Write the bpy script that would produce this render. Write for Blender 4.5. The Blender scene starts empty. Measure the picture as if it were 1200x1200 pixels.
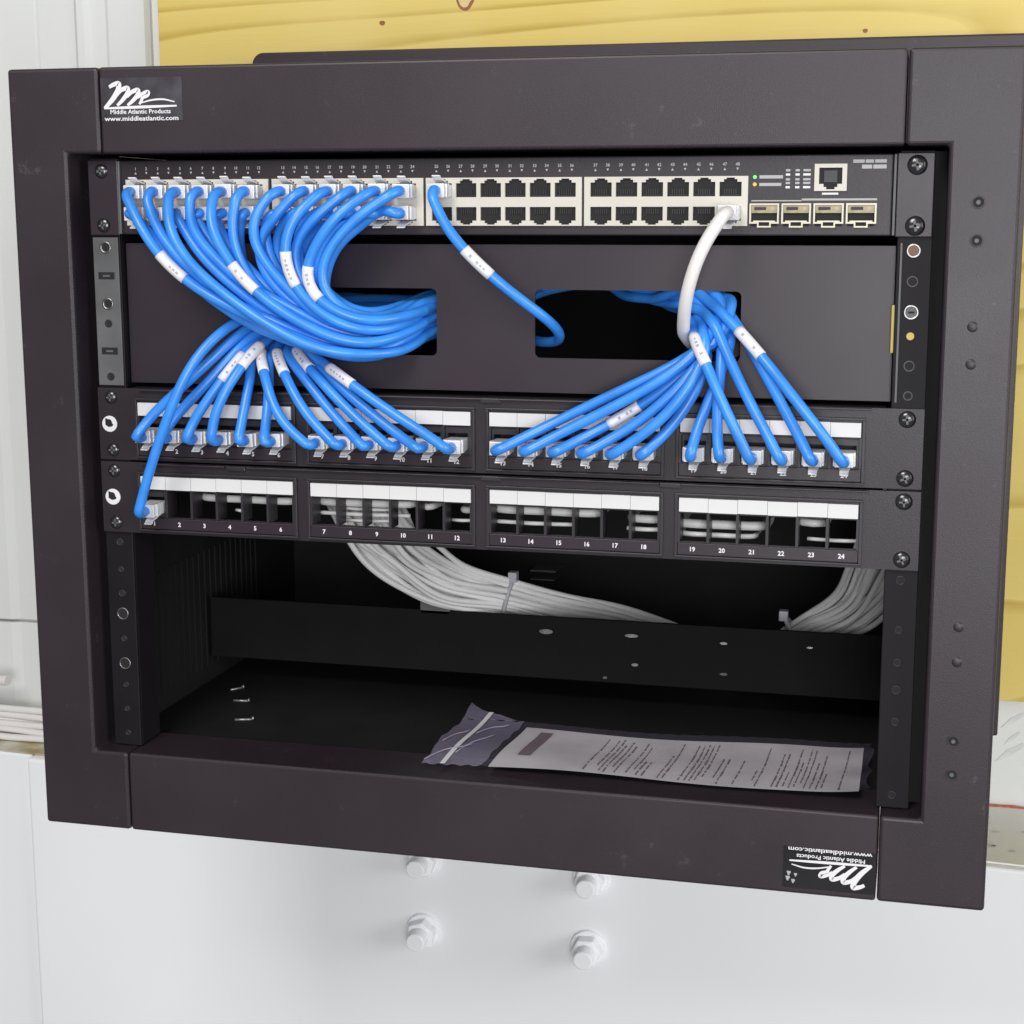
import bpy, math, random
import numpy as np
from mathutils import Vector, Matrix
random.seed(7); rng = np.random.default_rng(7)
S = 0.001                                    # everything below is written in millimetres
scene = bpy.context.scene
col = scene.collection

# ------------------------------------------------------------------ camera
RM = np.array([[1,0,0],[0,0,-1],[0,1,0]], float)
def rod(r):
    r = np.array(r); t = np.linalg.norm(r); k = r/t
    K = np.array([[0,-k[2],k[1]],[k[2],0,-k[0]],[-k[1],k[0],0]])
    return np.eye(3)+math.sin(t)*K+(1-math.cos(t))*K@K
RC = rod([0.170165713, 0.237678099, 0.0205470263])@RM     # world -> camera (x right, y down, z forward)
CC = np.array([237.987, -878.001, -35.956])
FPX, PPX, PPY = 1887.758, 620.181, 585.718                # for a 1200 px wide picture
def at(u, v, y):
    """point of the place at depth y (mm) seen at u, v"""
    d = RC.T@np.array([(u-PPX)/FPX, (v-PPY)/FPX, 1.0])
    t = (y-CC[1])/d[1]
    return CC+t*d
cam_d = bpy.data.cameras.new("camera"); cam = bpy.data.objects.new("camera", cam_d); col.objects.link(cam)
cam_d.sensor_width = 36; cam_d.lens = 36*FPX/1200
cam_d.shift_x = -(PPX-600)/1200; cam_d.shift_y = (PPY-600)/1200
cam_d.clip_start = 0.02; cam_d.clip_end = 50
M3 = np.array([RC[0], -RC[1], -RC[2]]).T
mw = Matrix.Identity(4)
for i in range(3):
    for j in range(3): mw[i][j] = M3[i, j]
    mw[i][3] = CC[i]*S
cam.matrix_world = mw
scene.camera = cam

# ------------------------------------------------------------------ light
world = bpy.data.worlds.new("World"); scene.world = world; world.use_nodes = True
bg = world.node_tree.nodes["Background"]
bg.inputs[0].default_value = (0.96, 0.98, 1.0, 1); bg.inputs[1].default_value = 0.21
def area(name, loc, target, size, power, colr=(1, 1, 1)):
    l = bpy.data.lights.new(name, 'AREA'); l.shape = 'SQUARE'; l.size = size; l.energy = power; l.color = colr
    o = bpy.data.objects.new(name, l); col.objects.link(o); o.location = loc
    o.rotation_euler = (Vector(target)-Vector(loc)).to_track_quat('-Z', 'Y').to_euler()
    return o
area("sheen_light", (0.62, -2.1, -0.10), (0.15, 0, -0.2), 0.9, 26, (0.98, 1.0, 1.0))  # soft light added behind the camera for sheen on the right of the frame
area("ceiling_light", (-0.32, -1.45, 1.05), (0, 0, -0.15), 0.75, 22, (1.0, 0.98, 0.96))
area("right_fill_light", (1.75, -0.75, 0.05), (0.0, 0.3, -0.5), 0.9, 16, (0.98, 0.99, 1.0))  # fill added from the right to brighten the lower wall and beam
scene.view_settings.view_transform = 'Standard'; scene.view_settings.look = 'None'
scene.view_settings.exposure = 0.0; scene.view_settings.gamma = 1.0

# ------------------------------------------------------------------ materials
def lin(c):
    c = c/255
    return c/12.92 if c <= 0.04045 else ((c+0.055)/1.055)**2.4
def rgb(r, g, b): return (lin(r), lin(g), lin(b), 1)
class NT:
    def __init__(self, name):
        self.m = bpy.data.materials.new(name); self.m.use_nodes = True
        self.t = self.m.node_tree; self.b = self.t.nodes["Principled BSDF"]
    def n(self, kind, **kw):
        x = self.t.nodes.new(kind)
        for k, v in kw.items():
            if isinstance(k, str) and hasattr(x, k): setattr(x, k, v)
        return x
    def l(self, a, b): self.t.links.new(a, b)
def mat(name, c, rough=0.5, metal=0.0, var=0.0, vscale=30, bump=0.0, bscale=900, spec=0.5, trans=0.0, coat=0.0):
    k = NT(name); b = k.b
    b.inputs["Base Color"].default_value = c; b.inputs["Roughness"].default_value = rough
    b.inputs["Metallic"].default_value = metal; b.inputs["Specular IOR Level"].default_value = spec
    b.inputs["Transmission Weight"].default_value = trans; b.inputs["Coat Weight"].default_value = coat
    tc = k.n("ShaderNodeTexCoord")
    if var:
        nz = k.n("ShaderNodeTexNoise"); nz.inputs["Scale"].default_value = vscale; nz.inputs["Detail"].default_value = 5
        k.l(tc.outputs["Object"], nz.inputs["Vector"])
        r = k.n("ShaderNodeValToRGB"); r.color_ramp.elements[0].position = 0.3; r.color_ramp.elements[1].position = 0.7
        r.color_ramp.elements[0].color = [x*(1-var) for x in c[:3]]+[1]
        r.color_ramp.elements[1].color = [min(1, x*(1+var)) for x in c[:3]]+[1]
        k.l(nz.outputs["Fac"], r.inputs["Fac"]); k.l(r.outputs["Color"], b.inputs["Base Color"])
        mr = k.n("ShaderNodeMapRange"); mr.inputs["To Min"].default_value = max(0, rough-0.08); mr.inputs["To Max"].default_value = min(1, rough+0.08)
        k.l(nz.outputs["Fac"], mr.inputs["Value"]); k.l(mr.outputs["Result"], b.inputs["Roughness"])
    if bump:
        n2 = k.n("ShaderNodeTexNoise"); n2.inputs["Scale"].default_value = bscale; n2.inputs["Detail"].default_value = 2
        k.l(tc.outputs["Object"], n2.inputs["Vector"])
        bp = k.n("ShaderNodeBump"); bp.inputs["Strength"].default_value = bump; bp.inputs["Distance"].default_value = 0.0004
        k.l(n2.outputs["Fac"], bp.inputs["Height"]); k.l(bp.outputs["Normal"], b.inputs["Normal"])
    return k.m
M = {}
M['powder'] = mat("black powder coat", (0.027, 0.0185, 0.025, 1), 0.42, var=0.10, vscale=14, bump=0.20, bscale=1800)
def scuffed(m, amount, c2):
    t = m.node_tree; b = t.nodes["Principled BSDF"]; src = b.inputs["Base Color"].links[0].from_socket
    tc = t.nodes.new("ShaderNodeTexCoord"); n1 = t.nodes.new("ShaderNodeTexNoise"); n1.inputs["Scale"].default_value = 55; n1.inputs["Detail"].default_value = 9; n1.inputs["Roughness"].default_value = 0.75
    t.links.new(tc.outputs["Object"], n1.inputs["Vector"])
    r = t.nodes.new("ShaderNodeValToRGB"); r.color_ramp.elements[0].position = 0.63; r.color_ramp.elements[1].position = 0.78
    r.color_ramp.elements[1].color = (amount, amount, amount, 1); t.links.new(n1.outputs["Fac"], r.inputs["Fac"])
    mx = t.nodes.new("ShaderNodeMix"); mx.data_type = 'RGBA'; t.links.new(r.outputs["Color"], mx.inputs["Factor"])
    t.links.new(src, mx.inputs["A"]); mx.inputs["B"].default_value = c2; t.links.new(mx.outputs["Result"], b.inputs["Base Color"])
scuffed(M['powder'], 0.8, (0.13, 0.12, 0.13, 1))
M['black'] = mat("black painted steel", (0.020, 0.0145, 0.019, 1), 0.42, var=0.12, vscale=25, bump=0.15)
M['panel'] = mat("satin black panel", (0.026, 0.018, 0.025, 1), 0.38, var=0.08, vscale=12, bump=0.10, bscale=2500)
M['inside'] = mat("black cabinet steel", (0.017, 0.017, 0.017, 1), 0.7, var=0.1, spec=0.1)
M['brace'] = mat("dark brace paint", (0.011, 0.010, 0.011, 1), 0.7, var=0.1, spec=0.08)
M['rail'] = mat("shade-darkened rail black", (0.010, 0.008, 0.010, 1), 0.55, var=0.15, spec=0.2)  # recess shade is put into this darker black of the rails
M['hole'] = mat("dark hole", (0.022, 0.021, 0.022, 1), 0.7, spec=0.2)
M['ear'] = mat("grey painted ear", (0.105, 0.105, 0.108, 1), 0.5, var=0.2, vscale=40)
M['plastic_black'] = mat("black plastic", (0.024, 0.020, 0.024, 1), 0.4, var=0.1)
M['silver'] = mat("bright steel", (0.30, 0.29, 0.29, 1), 0.35, metal=1, var=0.3, vscale=200)
M['zinc'] = mat("bright zinc", (0.38, 0.38, 0.39, 1), 0.3, metal=0.6)
M['dark_screw'] = mat("black oxide screw", (0.016, 0.014, 0.016, 1), 0.2, spec=0.9)
M['ivory'] = mat("ivory port plastic", rgb(203, 198, 187), 0.45, var=0.05)
M['white_print'] = mat("white print", rgb(225, 222, 225), 0.6)
M['grey_print'] = mat("grey print", rgb(170, 168, 172), 0.6)
M['strip'] = mat("white label card", rgb(214, 212, 212), 0.55, var=0.03)
M['blue'] = mat("blue cable jacket", (0.040, 0.265, 0.82, 1), 0.34, var=0.14, vscale=60, spec=0.6)
M['whitecable'] = mat("white cable jacket", rgb(226, 222, 220), 0.42, var=0.03)
M['greycable'] = mat("pale grey cable jacket", rgb(232, 230, 230), 0.5, var=0.05)
M['wrap'] = mat("white label wrap", rgb(228, 226, 230), 0.4, var=0.03)
M['ink'] = mat("dark print", (0.04, 0.035, 0.045, 1), 0.7)
M['clear'] = mat("clear plug plastic", rgb(246, 245, 250), 0.16, trans=0.25, spec=0.6, var=0.10, vscale=160)
M['core'] = mat("pale plug core", rgb(214, 208, 214), 0.4, var=0.2, vscale=300)
M['gold'] = mat("gold contacts", rgb(150, 140, 108), 0.4, metal=0.1, var=0.35, vscale=350)
M['cage'] = mat("plated cage", rgb(196, 190, 172), 0.4, metal=0.3)
M['yellow'] = mat("plywood glimpse yellow", rgb(196, 176, 92), 0.45)  # stands in for plywood seen through openings by the right rail
M['copper'] = mat("dull copper", rgb(112, 80, 64), 0.5, metal=0.3)
M['sticker'] = mat("black sticker film", (0.014, 0.013, 0.016, 1), 0.3, var=0.1)
M['sticker_worn'] = mat("worn sticker film", (0.05, 0.045, 0.055, 1), 0.35, var=0.45, vscale=70)
M['white_paint'] = mat("white painted steel", rgb(245, 245, 247), 0.5, var=0.02, vscale=5)
M['wall_white'] = mat("white wall sheet", rgb(221, 222, 220), 0.55, var=0.03, vscale=4)
M['tie'] = mat("nylon cable tie", rgb(196, 196, 202), 0.4, trans=0.2)
M['vinyl'] = None
def glow(name, c, s):
    k = NT(name); k.b.inputs["Base Color"].default_value = c
    k.b.inputs["Emission Color"].default_value = c; k.b.inputs["Emission Strength"].default_value = s
    return k.m
M['green_led'] = glow("green led", (0.15, 0.75, 0.15, 1), 0.5)
M['amber_led'] = glow("amber led", (0.9, 0.35, 0.12, 1), 0.4)

def plywood():
    k = NT("plywood"); b = k.b; b.inputs["Roughness"].default_value = 0.6
    tc = k.n("ShaderNodeTexCoord"); mp = k.n("ShaderNodeMapping")
    mp.inputs["Rotation"].default_value = (0, math.radians(13), 0); mp.inputs["Scale"].default_value = (0.55, 1, 4.6)
    k.l(tc.outputs["Object"], mp.inputs["Vector"])
    g = k.n("ShaderNodeTexNoise"); g.inputs["Scale"].default_value = 1.7; g.inputs["Detail"].default_value = 1.2; g.inputs["Roughness"].default_value = 0.35
    k.l(mp.outputs["Vector"], g.inputs["Vector"])
    ml = k.n("ShaderNodeMath", operation='MULTIPLY'); ml.inputs[1].default_value = 14; k.l(g.outputs["Fac"], ml.inputs[0])
    fr = k.n("ShaderNodeMath", operation='FRACT'); k.l(ml.outputs[0], fr.inputs[0])
    r = k.n("ShaderNodeValToRGB")
    r.color_ramp.elements[0].position = 0.0; r.color_ramp.elements[0].color = (0.74, 0.565, 0.155, 1)
    r.color_ramp.elements[1].position = 1.0; r.color_ramp.elements[1].color = (0.67, 0.505, 0.125, 1)
    e = r.color_ramp.elements.new(0.70); e.color = (0.69, 0.52, 0.13, 1)
    e = r.color_ramp.elements.new(0.93); e.color = (0.52, 0.36, 0.055, 1)
    k.l(fr.outputs[0], r.inputs["Fac"])
    fb = k.n("ShaderNodeTexNoise"); fb.inputs["Scale"].default_value = 60; fb.inputs["Detail"].default_value = 4
    mp2 = k.n("ShaderNodeMapping"); mp2.inputs["Rotation"].default_value = (0, math.radians(8), 0); mp2.inputs["Scale"].default_value = (0.5, 1, 9)
    k.l(tc.outputs["Object"], mp2.inputs["Vector"]); k.l(mp2.outputs["Vector"], fb.inputs["Vector"])
    bp = k.n("ShaderNodeBump"); bp.inputs["Strength"].default_value = 0.25; bp.inputs["Distance"].default_value = 0.0006
    k.l(fb.outputs["Fac"], bp.inputs["Height"]); k.l(bp.outputs["Normal"], b.inputs["Normal"])
    nz = k.n("ShaderNodeTexNoise"); nz.inputs["Scale"].default_value = 5; nz.inputs["Detail"].default_value = 6
    k.l(tc.outputs["Object"], nz.inputs["Vector"])
    mx = k.n("ShaderNodeMix"); mx.data_type = 'RGBA'; mx.blend_type = 'MIX'
    r2 = k.n("ShaderNodeValToRGB"); r2.color_ramp.elements[0].position = 0.42; r2.color_ramp.elements[1].position = 0.66
    r2.color_ramp.elements[0].color = (0, 0, 0, 1); r2.color_ramp.elements[1].color = (0.7, 0.7, 0.7, 1)
    k.l(nz.outputs["Fac"], r2.inputs["Fac"]); k.l(r2.outputs["Color"], mx.inputs["Factor"])
    k.l(r.outputs["Color"], mx.inputs["A"]); mx.inputs["B"].default_value = (0.76, 0.60, 0.21, 1)
    k.l(mx.outputs["Result"], b.inputs["Base Color"])
    return k.m
M['ply'] = plywood()
M['knot'] = mat("brown knot", (0.28, 0.11, 0.035, 1), 0.6, var=0.3, vscale=120)
M['knot_core'] = mat("pale knot core", (0.70, 0.52, 0.25, 1), 0.6, var=0.1, vscale=120)
def ledge_mat():
    k = NT("worn ledge paint"); b = k.b; b.inputs["Roughness"].default_value = 0.7
    tc = k.n("ShaderNodeTexCoord"); sx = k.n("ShaderNodeSeparateXYZ"); k.l(tc.outputs["Object"], sx.inputs[0])
    nz = k.n("ShaderNodeTexNoise"); nz.inputs["Scale"].default_value = 22; nz.inputs["Detail"].default_value = 6
    k.l(tc.outputs["Object"], nz.inputs["Vector"])
    # bare wood shows through at the left end, white paint with specks further right
    mr = k.n("ShaderNodeMapRange"); mr.inputs["From Min"].default_value = -0.36; mr.inputs["From Max"].default_value = -0.10
    k.l(sx.outputs["X"], mr.inputs["Value"])
    ad = k.n("ShaderNodeMath", operation='ADD'); k.l(mr.outputs["Result"], ad.inputs[0]); k.l(nz.outputs["Fac"], ad.inputs[1])
    r = k.n("ShaderNodeValToRGB"); els = r.color_ramp.elements
    els[0].position = 0.36; els[0].color = (0.20, 0.115, 0.06, 1)
    els[1].position = 0.72; els[1].color = (0.84, 0.83, 0.77, 1)
    e = els.new(0.50); e.color = (0.42, 0.35, 0.19, 1)
    k.l(ad.outputs[0], r.inputs["Fac"]); k.l(r.outputs["Color"], b.inputs["Base Color"])
    return k.m
M['ledge'] = ledge_mat()
M['red'] = mat("red chalk line", (0.55, 0.14, 0.07, 1), 0.8, var=0.4, vscale=200)
M['smudge'] = mat("grey smudge", rgb(210, 211, 208), 0.8, var=0.1, vscale=90)
M['paper'] = mat("printed paper", rgb(198, 193, 196), 0.65, var=0.16, vscale=22)
M['paper_ink'] = mat("paper ink", (0.16, 0.11, 0.13, 1), 0.8)
def bag_mat(name, alpha):
    k = NT(name); b = k.b
    b.inputs["Base Color"].default_value = (0.42, 0.37, 0.52, 1); b.inputs["Roughness"].default_value = 0.22
    b.inputs["Alpha"].default_value = alpha; b.inputs["Specular IOR Level"].default_value = 0.9
    return k.m
M['bag'] = bag_mat('clear bag film', 0.10); M['bag_end'] = bag_mat('crinkled bag film', 0.42)

# ------------------------------------------------------------------ mesh builder
WPOS = {}
class MB:
    def __init__(self): self.v = []; self.f = []; self.sm = []
    def add(self, vs, fs, smooth=False):
        o = len(self.v); self.v += [tuple(map(float, p)) for p in vs]
        for f in fs: self.f.append([i+o for i in f]); self.sm.append(smooth)
        return self
    def box(self, x0, x1, y0, y1, z0, z1):
        if x0 > x1: x0, x1 = x1, x0
        if y0 > y1: y0, y1 = y1, y0
        if z0 > z1: z0, z1 = z1, z0
        return self.add([(x0,y0,z0),(x1,y0,z0),(x1,y1,z0),(x0,y1,z0),(x0,y0,z1),(x1,y0,z1),(x1,y1,z1),(x0,y1,z1)],
            [(0,3,2,1),(4,5,6,7),(0,1,5,4),(1,2,6,5),(2,3,7,6),(3,0,4,7)])
    def prism(self, poly, y0, y1):
        """polygon given as (x, z), counter-clockwise seen from the front (-y); extruded from y0 back to y1"""
        n = len(poly)
        a = sum(poly[i][0]*poly[(i+1)%n][1]-poly[(i+1)%n][0]*poly[i][1] for i in range(n))
        if a < 0: poly = poly[::-1]
        vs = [(x, y0, z) for x, z in poly]+[(x, y1, z) for x, z in poly]
        fs = [list(range(n)), list(range(2*n-1, n-1, -1))]
        for i in range(n): fs.append([i, i+n, (i+1)%n+n, (i+1)%n])
        return self.add(vs, fs)
    def disk(self, x, z, y0, y1, r, n=20, r2=None, smooth=False):
        """short cylinder with its axis along y, front at y0 (radius r2) and back at y1 (radius r)"""
        r2 = r if r2 is None else r2
        vs = [(x+r2*math.cos(2*math.pi*i/n), y0, z+r2*math.sin(2*math.pi*i/n)) for i in range(n)]
        vs += [(x+r*math.cos(2*math.pi*i/n), y1, z+r*math.sin(2*math.pi*i/n)) for i in range(n)]
        fs = [list(range(n)), list(range(2*n-1, n-1, -1))]+[[i, i+n, (i+1)%n+n, (i+1)%n] for i in range(n)]
        return self.add(vs, fs)
    def ring(self, x, z, y0, y1, r0, r1, n=24):
        vs = []
        for r, y in ((r0, y0), (r1, y0), (r1, y1), (r0, y1)):
            vs += [(x+r*math.cos(2*math.pi*i/n), y, z+r*math.sin(2*math.pi*i/n)) for i in range(n)]
        fs = []
        for k in range(4):
            a, b = k*n, ((k+1)%4)*n
            for i in range(n): fs.append([a+i, b+i, b+(i+1)%n, a+(i+1)%n][::-1])
        return self.add(vs, fs)
    def dome(self, x, z, y, r, h, n=20, m=5):
        """rounded screw head, base at y, top at y-h"""
        vs = []; fs = []
        for j in range(m):
            a = j/m*math.pi/2; rr = r*math.cos(a); yy = y-h*math.sin(a)
            vs += [(x+rr*math.cos(2*math.pi*i/n), yy, z+rr*math.sin(2*math.pi*i/n)) for i in range(n)]
        vs.append((x, y-h, z))
        for j in range(m-1):
            for i in range(n): fs.append([j*n+i, j*n+(i+1)%n, (j+1)*n+(i+1)%n, (j+1)*n+i])
        for i in range(n): fs.append([(m-1)*n+i, (m-1)*n+(i+1)%n, m*n])
        return self.add(vs, fs, True)
    def tube(self, pts, r, n=12, caps=True):
        P = np.array(pts, float); T = np.gradient(P, axis=0); T /= np.linalg.norm(T, axis=1)[:, None]+1e-9
        u = np.cross(T[0], (0.3, 0.2, 0.9)); u /= np.linalg.norm(u)
        vs = []; fs = []; L = len(P)
        rr = r if hasattr(r, '__len__') else [r]*L
        for i in range(L):
            u = u-T[i]*np.dot(u, T[i]); u /= np.linalg.norm(u)+1e-12; w = np.cross(T[i], u)
            for k in range(n):
                a = 2*math.pi*k/n; vs.append(P[i]+rr[i]*(math.cos(a)*u+math.sin(a)*w))
        for i in range(L-1):
            for k in range(n): fs.append([i*n+k, i*n+(k+1)%n, (i+1)*n+(k+1)%n, (i+1)*n+k])
        self.add(vs, fs, True)
        if caps:
            o = len(self.v)-L*n
            self.f.append([o+k for k in range(n)][::-1]); self.sm.append(False)
            self.f.append([o+(L-1)*n+k for k in range(n)]); self.sm.append(False)
        return self
    def build(self, name, material, parent=None, bevel=0, origin=None, seg=2):
        V = np.array(self.v)
        o3 = np.array(origin, float) if origin is not None else (V.min(0)+V.max(0))/2
        me = bpy.data.meshes.new(name); me.from_pydata([tuple(p) for p in (V-o3)*S], [], self.f)
        me.polygons.foreach_set("use_smooth", self.sm)
        if isinstance(material, str): material = M[material]
        me.materials.append(material); me.update()
        ob = bpy.data.objects.new(name, me); col.objects.link(ob)
        place(ob, o3, parent)
        if bevel:
            b = ob.modifiers.new("bevel", 'BEVEL'); b.width = bevel*S; b.segments = seg; b.limit_method = 'ANGLE'
            b.angle_limit = math.radians(40)
        return ob
def place(ob, pos, parent):
    pos = np.array(pos, float); WPOS[ob.name] = pos
    if parent is not None:
        ob.parent = parent; ob.location = Vector((pos-WPOS[parent.name])*S)
    else: ob.location = Vector(pos*S)
def share(src, name, pos, parent, flip=False):
    ob = src.copy(); ob.name = name; col.objects.link(ob); place(ob, pos, parent)
    if flip: ob.rotation_euler = (0, math.pi, 0)
    return ob
def tag(o, label=None, cat=None, group=None, kind=None):
    if label: o['label'] = label
    if cat: o['category'] = cat
    if group: o['group'] = group
    if kind: o['kind'] = kind
    return o
def thing(name, pos, label, cat, group=None):
    o = bpy.data.objects.new(name, None); o.empty_display_size = 0.02; col.objects.link(o); place(o, pos, None)
    return tag(o, label, cat, group)
def text_mesh(s, w=None, h=None, cx=0, cz=0, y=0, flip=False, bold=0.0):
    cu = bpy.data.curves.new("text", 'FONT'); cu.body = s; cu.size = 1.0; cu.resolution_u = 2; cu.offset = bold
    t = bpy.data.objects.new("text", cu); col.objects.link(t)
    dg = bpy.context.evaluated_depsgraph_get(); me = t.evaluated_get(dg).to_mesh()
    V = np.array([tuple(v.co) for v in me.vertices]); F = [list(p.vertices) for p in me.polygons]
    t.evaluated_get(dg).to_mesh_clear(); bpy.data.objects.remove(t); bpy.data.curves.remove(cu)
    lo, hi = V.min(0), V.max(0); c = (lo+hi)/2
    sx = w/(hi[0]-lo[0]) if w else None; sy = h/(hi[1]-lo[1]) if h else None
    if sx is None: sx = sy
    if sy is None: sy = sx
    m = MB(); f = -1 if flip else 1
    m.add([(cx+f*(p[0]-c[0])*sx, y, cz+f*(p[1]-c[1])*sy) for p in V], F)
    return m
def spline(pts, step=3.0):
    P = np.array(pts, float); n = len(P)
    Q = np.vstack([2*P[0]-P[1], P, 2*P[-1]-P[-2]]); out = []
    def kn(a, b): return max(np.linalg.norm(b-a), 1e-6)**0.5
    for i in range(n-1):
        p0, p1, p2, p3 = Q[i:i+4]; t0 = 0; t1 = t0+kn(p0, p1); t2 = t1+kn(p1, p2); t3 = t2+kn(p2, p3)
        for t in np.linspace(t1, t2, max(2, int(np.linalg.norm(p2-p1)/step)+1))[:-1]:
            a1 = (t1-t)/(t1-t0)*p0+(t-t0)/(t1-t0)*p1; a2 = (t2-t)/(t2-t1)*p1+(t-t1)/(t2-t1)*p2; a3 = (t3-t)/(t3-t2)*p2+(t-t2)/(t3-t2)*p3
            b1 = (t2-t)/(t2-t0)*a1+(t-t0)/(t2-t0)*a2; b2 = (t3-t)/(t3-t1)*a2+(t-t1)/(t3-t1)*a3
            out.append((t2-t)/(t2-t1)*b1+(t-t1)/(t2-t1)*b2)
    out.append(P[-1]); return np.array(out)
def resample(P, step):
    d = np.r_[0, np.cumsum(np.linalg.norm(np.diff(P, axis=0), axis=1))]
    s = np.linspace(0, d[-1], max(4, int(d[-1]/step)))
    return np.stack([np.interp(s, d, P[:, k]) for k in range(3)], 1)

# ------------------------------------------------------------------ the wall behind
WALL_Y = 372
wall = MB().box(-1400, 900, WALL_Y, WALL_Y+10, -1200, 700).build("wall", 'wall_white')
tag(wall, "white painted metal wall behind the rack", None, None, "structure")
# ribbed sheet: two lapped sheets to the left of the plywood, each a folded profile of its own
def sheet(prof, z0, z1, name):
    m = MB(); n = len(prof)
    vs = [(x, y, z0) for x, y in prof]+[(x, y, z1) for x, y in prof]
    fs = [[i, i+1, n+i+1, n+i] for i in range(n-1)]
    vs += [(prof[0][0], WALL_Y, z0), (prof[0][0], WALL_Y, z1), (prof[-1][0], WALL_Y, z0), (prof[-1][0], WALL_Y, z1)]
    fs += [[0, n, 2*n+1, 2*n], [n-1, 2*n+2, 2*n+3, 2*n-1]]
    fs += [[2*n]+list(range(n))+[2*n+2], [2*n+1]+list(range(n, 2*n))+[2*n+3]]
    m.add(vs, [fs[i] for i in range(len(fs))]); return m.build(name, 'wall_white', wall)
W = WALL_Y
sx = -482
for z0, z1 in ((-383, 690), (-484, -386)):
    sheet([(-1390, W-6), (-560, W-6), (-552, W-9), (-536, W-9), (-528, W-6), (sx-3, W-6), (sx, W-4)], z0, z1, "wall_sheet")
    sheet([(sx+1.5, W-7), (-448, W-7), (-444, W-11), (-438, W-11), (-434, W-7), (-420, W-7), (-417, W-8.5), (-385, W-8.5), (-382, W-4)], z0, z1, "wall_sheet")
ply = thing("plywood_board", (0, 352, -400), "yellow plywood backboard fixed to the wall above the rack", "plywood")
PY = 352
MB().box(-367, 900, PY, PY+17, -394, 690).build("board", 'ply', ply, bevel=0.6)
c = at(545, 2, PY)
m = MB(); n = 28
def blob(cx, cz, r, k, e=0.12, sx=1, ph=0):
    return [(cx+sx*r*(1+e*math.sin(3*a+ph)+e*0.5*math.sin(5*a+1))*math.cos(a), cz+r*(1+e*math.sin(3*a+ph))*math.sin(a)) for a in [2*math.pi*i/k for i in range(k)]]
MB().prism(blob(c[0], c[2], 6.2, 28, 0.08, 1.1), PY-0.25, PY+0.5).build("knot", 'knot', ply)
MB().prism(blob(c[0]-0.3, c[2]+0.8, 4.6, 28, 0.12, 1.1), PY-0.5, PY+0.5).build("knot", 'knot_core', ply)
c = at(448, 27, PY)
MB().prism(blob(c[0], c[2], 1.8, 20, 0.05, 1.3), PY-0.25, PY+0.5).build("knot", 'knot', ply)
c = at(1014, 36, PY)
MB().prism(blob(c[0], c[2], 1.5, 20, 0.05, 1.2), PY-0.25, PY+0.5).build("knot", 'knot', ply)
# smudges on the wall below the board
sm = [((1164, 892), (1200, 872), 5), ((1172, 852), (1200, 836), 4), ((1176, 872), (1195, 858), 3)]
for a, b, w in sm:
    p, q = at(*a, W), at(*b, W); d = q-p; nrm = np.array([-d[2], 0, d[0]]); nrm /= np.linalg.norm(nrm); k = w*0.6
    MB().prism([((p-nrm*k*.3)[0], (p-nrm*k*.3)[2]), ((p+d*.5-nrm*k)[0], (p+d*.5-nrm*k)[2]), ((q-nrm*k*.6)[0], (q-nrm*k*.6)[2]),
        ((q+nrm*k*.4)[0], (q+nrm*k*.4)[2]), ((p+d*.5+nrm*k*.8)[0], (p+d*.5+nrm*k*.8)[2])], W-0.4, W+0.5).build("smudge", 'smudge', wall)
# bolted beam: its front runs slightly out of parallel with the wall
BZ = -486
fl = np.array([-900.0, 322.5]); fr_ = np.array([700.0, 222.5])
def beam_y(x): return fl[1]+(fr_[1]-fl[1])*(x-fl[0])/(fr_[0]-fl[0])
beam = thing("steel_beam", (0, 275, -900), "white painted beam with four bolts running below the rack", "beam")
m = MB(); x0, x1 = at(34, 1000, 292)[0], 700
m.add([(x0, beam_y(x0), -900), (x1, beam_y(x1), -900), (x1, W, -900), (x0, W, -900), (x0, beam_y(x0), BZ), (x1, beam_y(x1), BZ), (x1, W, BZ), (x0, W, BZ)],
    [(0,3,2,1),(4,5,6,7),(0,1,5,4),(1,2,6,5),(2,3,7,6),(3,0,4,7)])
m.build("beam_body", 'white_paint', beam, bevel=2.5, seg=3)
m = MB(); xe = x0-0.4; x0 = -900; dy = 9
m.add([(x0, beam_y(x0)+dy, -900), (xe, beam_y(xe)+dy, -900), (xe, W, -900), (x0, W, -900), (x0, beam_y(x0)+dy, BZ), (xe, beam_y(xe)+dy, BZ), (xe, W, BZ), (x0, W, BZ)],
    [(0,3,2,1),(4,5,6,7),(0,1,5,4),(1,2,6,5),(2,3,7,6),(3,0,4,7)])
m.build("beam_end", 'white_paint', beam, bevel=2.0, seg=3)
m = MB(); g = 1.6
m.add([(x0, beam_y(x0)+12, BZ+0.3), (x1, beam_y(x1)+5, BZ+0.3), (x1, W-.5, BZ+0.3), (x0, W-.5, BZ+0.3), (x0, beam_y(x0)+12, BZ+g), (x1, beam_y(x1)+5, BZ+g), (x1, W-.5, BZ+g), (x0, W-.5, BZ+g)],
    [(0,3,2,1),(4,5,6,7),(0,1,5,4),(1,2,6,5),(2,3,7,6),(3,0,4,7)])
lb = m.build("ledge_board", 'ledge', beam)
m = MB(); pts = []
for i in range(60):
    x = 250+i*8; pts.append((x, W-3+0.5*math.sin(i*1.7), BZ+2.0+0.3*math.sin(i*2.9)))
m.tube(pts, [0.9+0.5*abs(math.sin(i*1.3)) for i in range(60)], 6).build("red_chalk_line", 'red', beam)
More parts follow.
